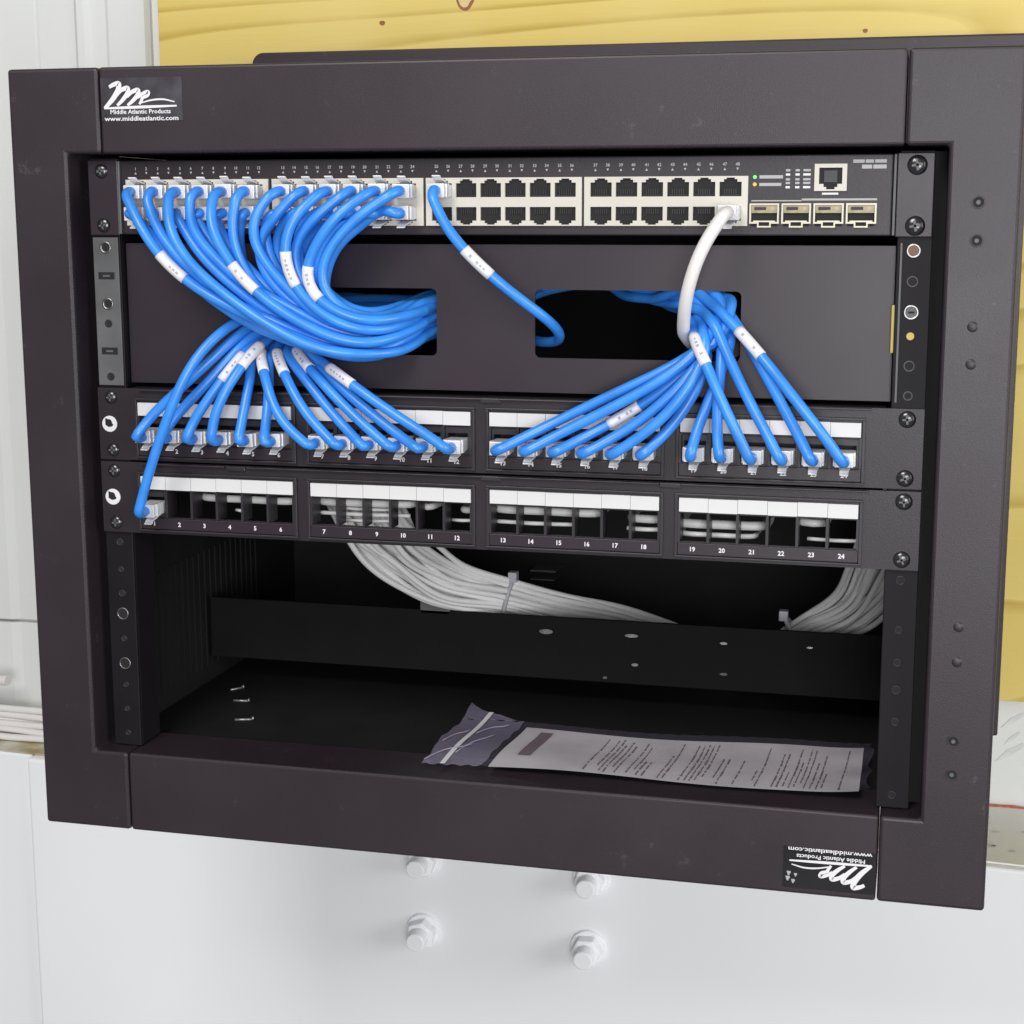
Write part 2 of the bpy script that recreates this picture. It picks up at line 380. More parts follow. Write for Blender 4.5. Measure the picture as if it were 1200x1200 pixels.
# small chips of dirt on the ledge
for i in range(9):
    x = random.uniform(295, 360); y = random.uniform(265, 350)
    MB().add([(x+random.uniform(1, 3)*math.cos(a)*1.6, y+random.uniform(1, 3)*math.sin(a), BZ+g+0.3) for a in [k*math.pi/3 for k in range(6)]], [list(range(6))]).build("paint_chip", 'smudge', beam)
for i, (u, v) in enumerate([(497, 1006), (693, 1028), (497, 1090), (690, 1110)]):
    p = at(u, v, 275); y = beam_y(p[0]); p = at(u, v, y); x, z = p[0], p[2]
    b = MB().disk(x, z, y-3, y+3, 15, 28, 14.2).build("bolt", 'white_paint', beam, bevel=0.6)
    rot = random.uniform(0, 1)
    hexp = [(x+12.2*math.cos(rot+k*math.pi/3), z+12.2*math.sin(rot+k*math.pi/3)) for k in range(6)]
    MB().prism(hexp, y-13, y-2.8).build("nut", 'white_paint', b, bevel=1.2)
    mm = MB().disk(x, z, y-25, y-12.8, 7.8, 24, 7.4)
    mm.build("bolt_end", 'white_paint', b, bevel=1.2, seg=3)
# white cables lying on the ledge at the left
lc = thing("ledge_cable_bundle", (-560, 350, BZ), "bundle of white cables lying on the ledge left of the rack", "cable bundle")
for k, (dy, dz, rr) in enumerate([(331, 5.2, 3.0), (338, 5.0, 2.9), (345, 5.2, 3.0), (352, 5.0, 2.9), (334, 11.0, 3.0), (341, 11.2, 2.8), (348, 11.0, 3.0), (337, 17.0, 2.9), (344, 17.3, 3.0), (350, 17.0, 2.8), (340, 23.0, 3.0), (347, 23.4, 2.9), (343, 29.0, 3.0)]):
    pts = spline([(-760, dy+3, BZ+dz+3*math.sin(k)), (-640, dy-2, BZ+dz+2), (-540, dy+2*math.sin(k*2), BZ+dz-1+1.5*math.cos(k*3)), (-470, dy+3, BZ+dz-3), (-380, dy+5, BZ+dz-2), (-300, dy+5, BZ+dz)], 8)
    pts[:, 2] = np.maximum(pts[:, 2], BZ+2+rr)
    MB().tube(pts, rr, 12).build("cable", 'whitecable', lc)
p = at(2, 800, 330)
MB().tube(spline([(p[0]-40, 340, p[2]-6), (p[0]-10, 335, p[2]), (p[0]+2, 334, p[2]+1), (p[0]+4, 333.5, p[2]+1)], 2), 4.5, 14).build("cable", 'whitecable', lc)

# ------------------------------------------------------------------ the rack
YF, XI, XO, ZT, ZB, ZOT, ZOB, XS = -13.7, 248.0, 283.9, 2.65, -358.0, 51.06, -407.66, 226.3
rack = thing("equipment_rack", (0, 150, ZOB), "black wall mount equipment rack with a wide open front frame", "equipment rack")
def side_poly(s):
    r = 4
    p = [(-XO, ZOT), (-XS-0.0, ZOT), (-XS, ZT), (-XI, ZT), (-XI, ZB), (-XS, ZB), (-XS, ZOB), (-XO, ZOB)]
    return [(s*-x, z) if s > 0 else (x, z) for x, z in p]
for s in (-1, 1):
    MB().prism([(x, z) for x, z in side_poly(s)], YF, 30).build("side_stile", 'powder', rack, bevel=2.0, seg=3)
MB().box(-XS+0.7, XS-0.7, YF+0.25, 30, ZT, ZOT).build("top_rail", 'powder', rack, bevel=1.6, seg=3)
MB().box(-XS+0.7, XS-0.7, YF+0.25, 30, ZOB, ZB).build("bottom_rail", 'powder', rack, bevel=1.6, seg=3)
# cabinet shell
for s in (-1, 1):
    MB().box(s*249, s*251, 30.3, 320, ZB-3, ZT+1).build("side_panel", 'inside', rack)
MB().box(-251, 251, 30.3, 320, ZT+1.2, ZT+3.2).build("top_panel", 'inside', rack)
MB().box(-251, 251, 30.3, 320, ZB-5.2, ZB-3.2).build("bottom_panel", 'inside', rack)
MB().box(-251, 251, 320.2, 322, ZB-5, ZT+3).build("back_panel", 'inside', rack)
for i in range(22):
    y = 52+i*9
    MB().box(-248.9, -248.0, y, y+3.0, -350, -265).build("louvre", 'inside', rack)
# wall plate behind
m = MB(); r = 9; pl = [(305, 93), (305, -414), (-276, -414)]
pl += [(-276+r-r*math.cos(a), 93-r+r*math.sin(a)) for a in [math.pi/2*k/6 for k in range(7)]]
m.prism(pl, 325, 351).build("wall_plate", 'powder', rack, bevel=1.5)
# brace across the inside
br = MB().box(-244, 244, 150, 153, -341, -298).build("brace", 'brace', rack, bevel=0.5)
for u, v, w, h in ((640, 740, 9.5, 3.4), (740, 745, 9, 2.4), (744, 779, 4.6, 2.2), (709, 794, 3, 1.8), (848, 754, 5, 1.8), (848, 790, 5, 1.8), (949, 759, 4, 1.3)):
    p = at(u, v, 149); a = [2*math.pi*k/16 for k in range(16)]
    MB().prism([(p[0]+w/2*math.cos(t), p[2]+h/2*math.sin(t)) for t in a], 148.6, 151).build("brace_slot", 'silver' if v < 780 else 'ear', br)
def at_z(u, v, z):
    d = RC.T@np.array([(u-PPX)/FPX, (v-PPY)/FPX, 1.0]); t = (z-CC[2])/d[2]
    return CC+t*d
for i, (u, v, ang, ln, wh) in enumerate([(277, 806, 0.9, 9, "farthest back of three"), (282, 820, 0.15, 10, "middle one of three"), (285, 842, 0.35, 11, "nearest the front of three")]):
    p = at_z(u, v, ZB-1.6); ls = thing("loose_screw", (p[0], p[1], ZB-3.2), "tiny bright screw on the dark rack floor, "+wh, "screw")
    dx, dy = math.cos(ang)*ln/2, math.sin(ang)*ln/2
    MB().tube([(p[0]-dx, p[1]-dy, ZB-2.3), (p[0], p[1], ZB-2.3), (p[0]+dx, p[1]+dy, ZB-2.3)], 0.8, 10).build("shank", 'zinc', ls)
    MB().tube([(p[0]+dx*1.0, p[1]+dy*1.0, ZB-1.7), (p[0]+dx*1.25, p[1]+dy*1.25, ZB-1.7)], [0.9, 1.5], 12).build("head", 'zinc', ls)
p = at(622, 668, 300); q = at(652, 669, 300)
MB().box(p[0], q[0], 298, 320, p[2]-0.7, p[2]+0.7).build("vent_slit", 'ear', rack)
p = at(622, 678, 300); q = at(650, 679, 300)
MB().box(p[0], q[0], 298, 320, p[2]-0.5, p[2]+0.5).build("vent_slit", 'ear', rack)
# mounting rails
HOLES = [1.0]
rail_objs = {}
for s in (-1, 1):
    m = MB()
    m.box(s*223.6, s*241.5, 0.0, 2.2, -357.5, 0.5)
    m.box(s*223.6, s*225.6, 2.2, 26, -357.5, 0.5)
    rl = m.build("mounting_rail", 'rail', rack, bevel=0.5); rail_objs[s] = rl
    m = MB(); m.box(s*241.6, s*247.9, 12, 14, -357.5, 0.5)
    m.build("rail_backing", 'hole', rl)
holeL = [(-228.5, 1.7, 0), (-245.6, 1.3, 0), (-260.6, 1.7, 0), (-273.4, 2.9, 1), (-289.2, 1.3, 0), (-304.9, 2.9, 1), (-318.6, 1.2, 0), (-334.1, 1.2, 0), (-349.5, 1.2, 0)]
holeR = [(-51.0, 2.7, 2), (-67.0, 2.3, 0), (-83.1, 2.9, 3), (-95.7, 2.2, 4), (-111.5, 2.3, 0), (-127.4, 1.9, 0), (-227.9, 1.9, 0), (-255.6, 1.6, 0), (-274.0, 1.7, 0), (-289.5, 1.9, 0), (-307.7, 1.7, 0), (-350, 1.8, 0)]
for s, hs in ((-1, holeL), (1, holeR)):
    for z, r, k in hs:
        x = s*232.2
        if k == 4:
            MB().disk(x, z, -0.9, 0.6, 2.3, 18, 2.0).build("ply_glimpse", 'yellow', rail_objs[s]); continue  # added yellow disc stands in for plywood seen through the hole
        h = MB().ring(x, z, -0.7 if k else -0.35, 0.6, r, r+(1.0 if k else 0.6), 22).build("rail_hole", 'silver' if k else ('ear' if z > -200 else 'panel'), rail_objs[s], bevel=0.25)
        MB().disk(x, z, -0.25, 0.5, r+0.05, 18).build("thread", {2: 'copper', 3: 'ear'}.get(k, 'hole'), h)
        if k == 3:
            MB().box(x-1.6, x+1.6, -0.9, -0.2, z-0.45, z+0.45).build("screw_slot", 'hole', h)
# rivets and holes on the right stile
for i, z in enumerate([-26.2, -45.5, -89.4, -108.8, -248.8, -268.1, -312.2, -331.0]):
    x = 263.4
    if i in (0, 1, 6, 7):
        h = MB().ring(x, z, YF-0.35, YF+0.6, 2.6, 3.4, 24).build("frame_hole", 'powder', rack, bevel=0.25)
        MB().disk(x, z, YF-0.12, YF+0.5, 2.65, 20).build("bore", 'hole', h)
        MB().disk(x, z, YF-0.3, YF-0.1, 1.1, 14).build("pin", 'ear', h)
    else:
        MB().dome(x, z, YF+0.2, 2.9, 0.8, 22, 4).build("frame_rivet", 'powder', rack)
# the two emblem stickers
def strokes(m, pl, y):
    for pts in pl:
        P = np.array([q[:2] for q in pts], float); wd = [q[2] for q in pts]
        n = len(P); T = np.gradient(P, axis=0); T /= np.linalg.norm(T, axis=1)[:, None]; N = np.stack([-T[:, 1], T[:, 0]], 1)
        L = [P[i]+N[i]*wd[i]/2 for i in range(n)]; R_ = [P[i]-N[i]*wd[i]/2 for i in range(n)]
        m.add([(a[0], y, a[1]) for a in L]+[(a[0], y, a[1]) for a in R_], [[i, i+1, n+i+1, n+i][::-1] for i in range(n-1)])
def sticker(cx, cz, flip, worn):
    f = -1 if flip else 1
    st = MB().box(cx-25.2, cx+25.2, YF-0.20, YF+0.4, cz-12, cz+12).build("emblem_sticker", 'sticker_worn' if worn else 'sticker', rack)
    st['label'] = "upside down black sticker with white script emblem" if flip else "scuffed black sticker with white script emblem"
    def loc(px, py): return (cx+f*((px-575)*0.0606), cz+f*(-(py-385)*0.0522))
    def S_(pts, wd): 
        q = spline([(*loc(a, b), 0) for a, b in pts], 0.5); k = len(q)
        return [(q[i][0], q[i][1], wd*(0.55+0.45*math.sin(math.pi*min(1, (i+2)/(k+2))))) for i in range(k)]
    m = MB(); y = YF-0.45
    ly = [y-0.00, y-0.02, y-0.04, y-0.06, y-0.08, y-0.10]
    for j, (pts, wd) in enumerate([([(250, 252), (300, 225), (350, 218), (345, 270), (290, 370), (195, 478)], 3.1),
        ([(320, 345), (375, 285), (440, 268), (440, 310), (385, 390), (325, 450)], 2.7), ([(430, 360), (480, 310), (545, 290), (545, 330), (490, 400), (432, 450)], 2.6),
        ([(540, 370), (590, 330), (650, 312), (640, 345), (590, 370), (580, 395), (555, 440)], 2.3), ([(575, 425), (680, 398), (800, 392), (915, 420)], 1.0), ([(190, 478), (560, 470), (935, 462)], 1.6)]):
        strokes(m, [S_(pts, wd)], ly[j])
    m.build("script_emblem", 'white_print', st)
    a = loc(562, 517); text_mesh("Middle Atlantic Products", 37.5, 2.5, a[0], a[1], y, flip, 0.02).build("sticker_text", 'white_print', st)
    a = loc(568, 590); text_mesh("www.middleatlantic.com", 46, 2.6, a[0], a[1], y, flip, 0.02).build("sticker_text", 'white_print', st)
    return st
sticker(-199.2, 32.8, False, True)
st = sticker(199.8, -391.8, True, False)
for dx, dz, r in ((-22.5, -6.5, 1.4), (-19.5, -8, 1.2), (-22, -3.5, 1.3), (-18.2, -4.2, 1.0)):
    MB().prism(blob(199.8+dx, -391.8+dz, r, 10, 0.3, 0.8), YF-0.5, YF).build("scratch", 'grey_print', st)

# ------------------------------------------------------------------ screws
def screw(x, z, y, r, head, parent, slot='hole', a0=0.4):
    s = MB().dome(x, z, y, r, r*0.45, 24, 6).build("screw", head, parent)
    for a in (a0, a0+math.pi/2):
        c, d = math.cos(a)*r*0.55, math.sin(a)*r*0.55; n = (-math.sin(a)*r*0.12, math.cos(a)*r*0.12)
        MB().prism([(x-c-n[0], z-d-n[1]), (x+c-n[0], z+d-n[1]), (x+c+n[0], z+d+n[1]), (x-c+n[0], z-d+n[1])], y-r*0.45-0.12, y-0.1).build("cross_slot", slot, s)
    return s

# ------------------------------------------------------------------ network switch (top unit)
sw = thing("network_switch", (0, 100, -44), "black 48 port network switch with ivory port blocks in the top of the rack", "network switch")
MB().box(-220.5, 220.3, -2.0, 210, -43.4, -1.0).build("chassis", 'black', sw, bevel=0.8)
for s in (-1, 1):
    MB().box(s*222.3, s*241.2, -2.4, -0.2, -43.9, -0.6).build("mounting_ear", 'panel', sw, bevel=0.5)
    MB().box(s*220.6, s*222.0, -3.2, 1.0, -43.2, -1.2).build("edge_trim", 'ear', sw, bevel=0.4)
for s, hd in ((-1, 'dark_screw'), (1, 'dark_screw')):
    for z in (-6.9, -38.1):
        screw(s*232.4, z, -2.4, 5.2 if s > 0 else 4.2, hd, sw, 'ear' if s > 0 else 'ear', 0.5+z*0.05)
BX = [(-216.6, -127.7), (-125.5, -35.2), (-33.7, 55.0), (56.4, 145.2)]
def cols(b): 
    c = (BX[b][0]+BX[b][1])/2
    return [c+14.05*(k-2.5) for k in range(6)]
YB = -3.6
port0 = contact0 = None
ports = {}
for b in range(4):
    m = MB(); x0, x1 = BX[b]; xs = cols(b)
    def solid(a, c, za, zc): m.box(a, c, YB, -2.0+1.0, za, zc)
    ed = [x0]
    for x in xs: ed += [x-5.9, x+5.9]
    ed.append(x1)
    for k in range(0, len(ed), 2): solid(ed[k], ed[k+1], -22.6, -15.0); solid(ed[k], ed[k+1], -35.4, -28.0)
    solid(x0, x1, -28.0, -22.6)
    # notched rows above the upper and below the lower openings
    for za, zb, sgn in ((-15.0, -13.6, 1), (-36.8, -35.4, 1)):
        e2 = [x0]
        for x in xs: e2 += [x-3.6, x+3.6]
        e2.append(x1)
        for k in range(0, len(e2), 2): solid(e2[k], e2[k+1], za, zb)
    for za, zb in ((-13.6, -12.8), (-37.6, -36.8)):
        e2 = [x0]
        for x in xs: e2 += [x-2.2, x+2.2]
        e2.append(x1)
        for k in range(0, len(e2), 2): solid(e2[k], e2[k+1], za, zb)
    solid(x0, x1, -12.8, -12.0); solid(x0, x1, -38.2, -37.6)
    blk = m.build("port_block", 'ivory', sw)
    for c_, x in enumerate(xs):
        for row in (0, 1):
            zc = -18.8 if row == 0 else -31.7; sg = 1 if row == 0 else -1
            if port0 is None:
                mm = MB()
                mm.box(-5.85, 5.85, -0.88, 0.4, -3.75, 3.75); mm.box(-3.55, 3.55, -0.88, 0.4, 3.75, 5.1); mm.box(-2.15, 2.15, -0.88, 0.4, 5.1, 5.9)
                port0 = mm.build("port", 'hole', blk, origin=(0, 0, 0)); po = port0
                place(po, (x, -1.3, zc), blk); po.rotation_euler = (0, 0 if row == 0 else math.pi, 0)
                mm = MB()
                for q in range(6): mm.box(-3.4+q*1.2, -2.9+q*1.2, -0.6, 0.0, -2.6, 0.2)
                mm.box(-4.6, 4.6, -0.5, 0.0, -3.3, -2.9)
                contact0 = mm.build("contacts", 'plastic_black', po, origin=(0, 0, 0)); place(contact0, (x, -2.3, zc), po)
                contact0.location = (0, -0.001, 0)
            else:
                po = share(port0, "port", (x, -1.3, zc), blk, row == 1); po.parent = blk
                ct = contact0.copy(); ct.name = "contacts"; col.objects.link(ct); ct.parent = po; ct.location = (0, -0.001, 0)
            ports[(b*6+c_, row)] = (x, zc)
# the port numbers in a row above the blocks
for b in range(4):
    for k, x in enumerate(cols(b)):
        for j in (0, 1):
            nm = b*12+k*2+j+1
            m = text_mesh(str(nm), None, 1.7, x+(-3.4 if j == 0 else 3.4), -5.7, -2.25, bold=0.02)
            xx = x+(-3.4 if j == 0 else 3.4)
            m.add([(xx-0.7, -2.25, -8.9), (xx+0.7, -2.25, -8.9), (xx, -2.25, -7.6)] if j == 0 else [(xx-0.7, -2.25, -7.6), (xx, -2.25, -8.9), (xx+0.7, -2.25, -7.6)], [(0, 1, 2)])
            o = m.build("port_number", 'grey_print', sw); o['kind'] = 'stuff'
# console port
m = MB(); x0, x1, z0, z1 = 179.9, 196.7, -20.0, -6.0; xc = (x0+x1)/2
yb = -3.4
for a in ((x0, x0+2.4, z0, z1), (x1-2.4, x1, z0, z1), (x0+2.4, x1-2.4, z1-2.0, z1), (x0+2.4, xc-3.6, z0, z0+3.6), (xc+3.6, x1-2.4, z0, z0+3.6), (xc-3.6, xc-2.2, z0, z0+2.0), (xc+2.2, xc+3.6, z0, z0+2.0), (xc-2.2, xc+2.2, z0, z0+0.8)):
    m.box(a[0], a[1], yb, -1.0, a[2], a[3])
cp = m.build("console_port", 'ivory', sw)
MB().box(x0+2.4, x1-2.4, -2.6, -1.2, z0+0.8, z1-2).build("port", 'hole', cp)
MB().box(xc-3.4, xc+3.4, -2.9, -2.5, -15.5, -9.5).build("contacts", 'plastic_black', cp)
# optical cages
for i, (a, b_) in enumerate([(146.3, 161.9), (163.2, 178.6), (179.9, 195.6), (196.8, 212.5)]):
    m = MB(); za, zb = -37.0, -26.4; xm = (a+b_)/2
    for q in ((a, a+0.9, za, zb), (b_-0.9, b_, za, zb), (a+0.9, b_-0.9, zb-0.9, zb), (a+0.9, xm-3.6, za, za+0.9), (xm+3.6, b_-0.9, za, za+0.9), (xm-3.6, xm-2.8, za-2, za+0.9), (xm+2.8, xm+3.6, za-2, za+0.9), (xm-2.8, xm+2.8, za-2, za-1.2)):
        m.box(q[0], q[1], -4.2, -1.5, q[2], q[3])
    cg = m.build("optical_cage", 'cage', sw)
    MB().box(a+0.9, b_-0.9, -2.6, -1.6, za-1.2, zb-0.9).build("cage_opening", 'hole', cg)
    MB().box(a+1.1, b_-1.1, -4.0, -2.6, -31.4, -27.5).build("gold_flap", 'gold', cg)
    MB().box(a+2.6, xm+1, -4.15, -3.9, -29.9, -28.3).build("flap_mark", 'ink', cg)
    MB().box(a+2.0, b_-2.0, -3.4, -2.6, -36.2, -35.4).build("cage_tongue", 'cage', cg)
def mark(x0, x1, z0, z1, m_='grey_print', nm="print_mark"):
    MB().box(x0, x1, -2.2, -1.8, z0, z1).build(nm, m_, sw)
MB().disk(148.6, -12.6, -2.5, -1.8, 1.0, 14).build("indicator_light", 'green_led', sw)
MB().disk(148.6, -16.4, -2.5, -1.8, 1.0, 14).build("indicator_light", 'amber_led', sw)
mark(151, 163.4, -13.4, -11.7); mark(151, 162.6, -17.3, -15.7)
for x in (166, 171, 175.9):
    w = 1.9 if x > 173 else 1.1
    for z in (-9.2, -11.4, -13.9, -15.8, -18.0): mark(x-w, x+w, z-0.55, z+0.55, 'white_print' if z in (-11.4, -18.0) else 'grey_print')
mark(147, 173.4, -25.3, -24.7); mark(173.6, 212.5, -24.9, -23.9); mark(184, 192.4, -21.9, -20.9, 'white_print')
for i, (a, b_) in enumerate([(199.6, 205.5), (206.0, 210.2), (210.8, 216.8)]): mark(a, b_, -5.6, -3.9)
for i, (a, b_) in enumerate([(204.2, 209.4), (210.0, 216.8)]): mark(a, b_, -8.6, -6.6)

# ------------------------------------------------------------------ pass-through cable panel (second and third units)
cpn = thing("cable_pass_plate", (0, 7, -133), "black two unit blank panel with two cable openings below the switch", "rack panel")
H1 = (-146, -31.0); H2 = (26.6, 142); HZ = (-111.6, -73.4); PYF = 6.0
m = MB()
for a in ((-223.0, 223.0, HZ[1], -48.6), (-223.0, 223.0, -131.2, HZ[0]), (-223.0, H1[0], *HZ), (H1[1], H2[0], *HZ), (H2[1], 223.0, *HZ)):
    m.box(a[0], a[1], PYF, PYF+1.6, a[2], a[3])
for hx in (H1, H2):
    for x, sx_ in ((hx[0], 1), (hx[1], -1)):
        for z, sz in ((HZ[0], 1), (HZ[1], -1)):
            r = 3.0; poly = [(x, z)]+[(x+sx_*(r-r*math.sin(t)), z+sz*(r-r*math.cos(t))) for t in [math.pi/2*k/5 for k in range(6)]]
            m.prism(poly, PYF+0.02, PYF+1.55)
m.box(-223.0, 223.0, PYF+1.6, 26, -50.2, -48.6); m.box(-223.0, 223.0, PYF+1.6, 26, -131.2, -129.6)
m.build("panel_plate", 'panel', cpn)
le = MB().box(-240.6, -224.4, -1.4, -0.1, -132.6, -45.2).build("panel_ear", 'ear', cpn, bevel=0.3)
for z, k in ((-51.1, 'b'), (-67.6, 's'), (-84.2, 'b'), (-95.8, 'h'), (-112.1, 's'), (-127.4, 'h')):
    x = -232.6
    if k == 's':
        e = MB().box(x-5.2, x+5.2, -1.6, -1.2, z-2.1, z+2.1).build("ear_slot", 'hole', le, bevel=0.15)
        MB().box(x-2.2, x+2.4, -1.8, -1.5, z-0.6, z+0.5).build("slot_bar", 'ear', e)
    elif k == 'b':
        e = MB().ring(x, z, -1.9, -1.2, 2.4, 3.6, 24).build("ear_hole", 'silver', le, bevel=0.3)
        MB().disk(x+0.8, z+0.3, -2.0, -1.2, 2.5, 18).build("bore", 'hole', e)
    else:
        e = MB().ring(x, z, -1.6, -1.2, 1.7, 2.4, 20).build("ear_hole", 'panel', le)
        MB().disk(x+0.3, z, -1.62, -1.2, 1.75, 18).build("bore", 'hole', e)
MB().box(222.0, 225.2, 2.5, 5.8, -105.0, -79.6).build("yellow_strip", 'yellow', cpn, bevel=0.5)  # added strip stands in for plywood seen through the gap
MB().box(225.4, 226.4, -0.9, -0.1, -131, -47).build("rail_edge", 'ear', rail_objs[1])

# ------------------------------------------------------------------ patch panels (fourth and fifth units)
GX = [-206.4, -97.9, 10.7, 119.3]; PP = 16.25
num_mesh = {}
def patch_panel(ztop, label, first):
    U = lambda z: ztop-z
    pt = thing("patch_bay", (0, 10, U(44)), label, "patch panel")
    m = MB(); y0, y1 = -2.4, -0.2
    m.box(-241.2, 241.2, y0, y1, U(17.6), U(0.7)); m.box(-241.2, 241.2, y0, y1, U(43.9), U(33.6))
    xs = [-241.2]
    for g in GX: xs += [g-PP/2, g+PP*5.5]
    xs.append(241.2)
    for k in range(0, len(xs), 2): m.box(xs[k], xs[k+1], y0, y1, U(33.6), U(17.6))
    m.box(-221, 221, y1, 22, U(2.0), U(0.7)); m.box(-221, 221, y1, 22, U(43.9), U(42.6))
    m.build("panel_plate", 'black', pt)
    # folded lip along the upper edge, in stretches between the clips
    e = [-216, -12, 95, 216]
    for a, b_ in ((-214, -160), (-146, -2), (8, 100), (112, 214)):
        MB().box(a, b_, -5.0, -2.35, U(1.9), U(0.9)).build("panel_lip", 'panel', pt, bevel=0.3)
    for xx in (-153, 3, 106):
        MB().box(xx-6, xx+6, -4.2, -2.3, U(3.6), U(0.9)).build("panel_clip", 'plastic_black', pt, bevel=0.4)
    for g in range(4):
        x0, x1 = GX[g]-PP/2, GX[g]+PP*5.5
        m = MB(); ya = -4.6
        m.box(x0-2.4, x1+2.4, ya, -2.3, U(7.6), U(6.2)); m.box(x0-2.4, x1+2.4, ya, -2.3, U(42.4), U(41.2))
        m.box(x0-2.4, x0-0.6, ya, -2.3, U(41.2), U(7.6)); m.box(x1+0.6, x1+2.4, ya, -2.3, U(41.2), U(7.6))
        gf = m.build("port_frame", 'plastic_black', pt, bevel=0.3)
        MB().box(x0-0.5, x1+0.5, -3.8, -2.35, U(40.8), U(34.2)).build("number_strip", 'panel', gf, bevel=0.2)
        for k in range(7):
            x = x0+PP*k
            MB().box(x-0.75, x+0.75, -4.0, 9, U(33.9), U(17.0)).build("divider", 'plastic_black', gf)
        for k in range(6):
            x = GX[g]+PP*k
            dz = random.uniform(-0.12, 0.12)
            MB().box(x-PP/2+0.10, x+PP/2-0.10, -4.4+random.uniform(-.15, .1), -2.4, U(16.5)+dz, U(8.8)+dz).build("label_tile", 'strip', gf)
            n_ = g*6+k+1
            o = text_mesh(str(n_), None, 2.7, x-0.2, U(37.5), -4.0, bold=0.03).build("port_number", 'white_print', gf)
            if first or (g == 0 and k == 0):
                mm = MB(); a, b_, za, zb = x-7.2, x+7.2, U(33.4), U(17.9)
                for q in ((a, x-6.0, za, zb), (x+6.0, b_, za, zb), (x-6.0, x+6.0, zb-3.4, zb), (x-6.0, x+6.0, za, za+2.4)):
                    mm.box(q[0], q[1], -2.2, 14, q[2], q[3])
                mm.box(a, b_, 13, 15, za, zb)
                mm.build("jack", 'plastic_black', gf)
    for s in (-1, 1):
        for z in (6.35, 38.1):
            if s > 0: screw(232.4, U(z), -2.4, 4.6, 'dark_screw', pt, 'ear', z)
            else:
                screw(-232.6, U(z), -2.4, 4.0, 'dark_screw', pt, 'ear', 0.05)
    # white washer with a dark off-centre opening in the left ear
    x, z = -234.0, U(22.4)
    w = MB().disk(x, z, -3.2, -2.2, 4.9, 28).build("white_washer", 'white_print', pt, bevel=0.3)
    MB().disk(x-0.3, z+0.9, -3.35, -3.0, 2.0, 18).build("washer_opening", 'hole', w)
    MB().prism([(x-2.6, z+3.4), (x-2.6, z-0.6), (x-0.6, z-1.8), (x+1.6, z-1.5), (x+2.6, z-0.4), (x-0.4, z+2.8)], -3.42, -3.0).build("washer_opening", 'hole', w)
    return pt
pp1 = patch_panel(-133.35, "upper black patch panel filled with blue patch cords below the blank panel", True)
pp2 = patch_panel(-177.8, "lower black patch panel with nearly all ports empty and one blue cord", False)

# loose grey cable ends seen through the empty ports of the lower panel
def rear_cable(xa, xb, z, r, y=34, dz=0, i=0):
    pts = spline([(xa, y+40, z+1), (xa, y+14, z), (xa+1.5, y+2, z), ((xa+xb)/2, y, z+dz*.5), (xb-1.5, y+2, z+dz), (xb, y+14, z+dz), (xb, y+40, z+dz+1)], 3)
    if r < 1.4: pts = spline([(xa, y+1, z), ((xa+xb)/2, y-0.5, z+dz*.4), (xb, y+1.5, z+dz)], 3)
    return MB().tube(pts, r, 12)
rc = thing("rear_cable_bundle", (0, 40, -205), "pale grey cables running behind the empty ports of the lower patch panel", "cable bundle")
segs = [(236, 345, 585, 2.3), (276, 289, 598, 1.0), (374, 482, 590, 2.3), (374, 480, 603, 1.2), (404, 462, 597, 0.9), (406, 458, 611, 1.0), (495, 507, 594, 2.0), (540, 556, 598, 2.0), (530, 556, 610, 1.0), (581, 702, 599, 2.4), (581, 672, 613, 1.2), (738, 776, 608, 2.4), (735, 776, 620, 1.3), (796, 897, 615, 2.6), (796, 885, 627, 1.5), (938, 968, 613, 2.2), (946, 1010, 633, 1.1)]
for i, (ua, ub, v, r) in enumerate(segs):
    # heights follow the row of ports
    pa = at(ua, v, 13); pb = at(ub, v, 13)
    um = (ua+ub)/2
    row = at(um, v, 13)[2]
    rear_cable(pa[0], pb[0], row, r, 13, random.uniform(-0.4, 0.4), i).build("cable", 'greycable', rc)

# ------------------------------------------------------------------ cables of the cabinet: two tied bundles
def bundle(name, label, keys, n, r, spread, ties, mt='greycable'):
    """keys: list of (u, v, y, half width in mm)"""
    root = thing(name, at(*keys[len(keys)//2][:3]), label, "cable bundle")
    K = [at(u, v, y) for u, v, y, w in keys]
    offs = []
    for k in range(n):
        a = k*2.399963; q = math.sqrt((k+0.5)/n); offs.append((q*math.cos(a), q*math.sin(a)))
    for k, (a, b) in enumerate(offs):
        pts = []
        for i, (u, v, y, w) in enumerate(keys):
            P = K[i]; T = (K[min(i+1, len(K)-1)]-K[max(i-1, 0)]); T /= np.linalg.norm(T)
            side = np.cross(T, (0, 1, 0)); side /= np.linalg.norm(side)+1e-9
            jit = 0.12*np.array([math.sin(k*3.1+i), math.cos(k*1.7+i*2), math.sin(k*2.3+i*3)])*w
            pts.append(P+side*a*w+np.array([0, 1, 0])*b*w*spread+jit)
        MB().tube(spline(pts, 5), r, 10).build("cable", mt, root)
    for (u, v, y, rad, ang) in ties:
        c = at(u, v, y); m = MB(); t = []
        ax = np.array([math.cos(ang), 0, math.sin(ang)]); e1 = np.array([-math.sin(ang), 0, math.cos(ang)]); e2 = np.array([0, 1, 0])
        for j in range(29):
            q = 2*math.pi*j/28; t.append(c+e1*rad*math.cos(q)+e2*rad*spread*math.sin(q))
        m.tube(t, 1.6, 8); tie = m.build("cable_tie", 'tie', root)
        h = c+e1*(rad+1.5); MB().box(h[0]-3, h[0]+3, h[1]-6, h[1]+1, h[2]-2.5, h[2]+4.5).build("tie_head", 'tie', tie, bevel=0.6)
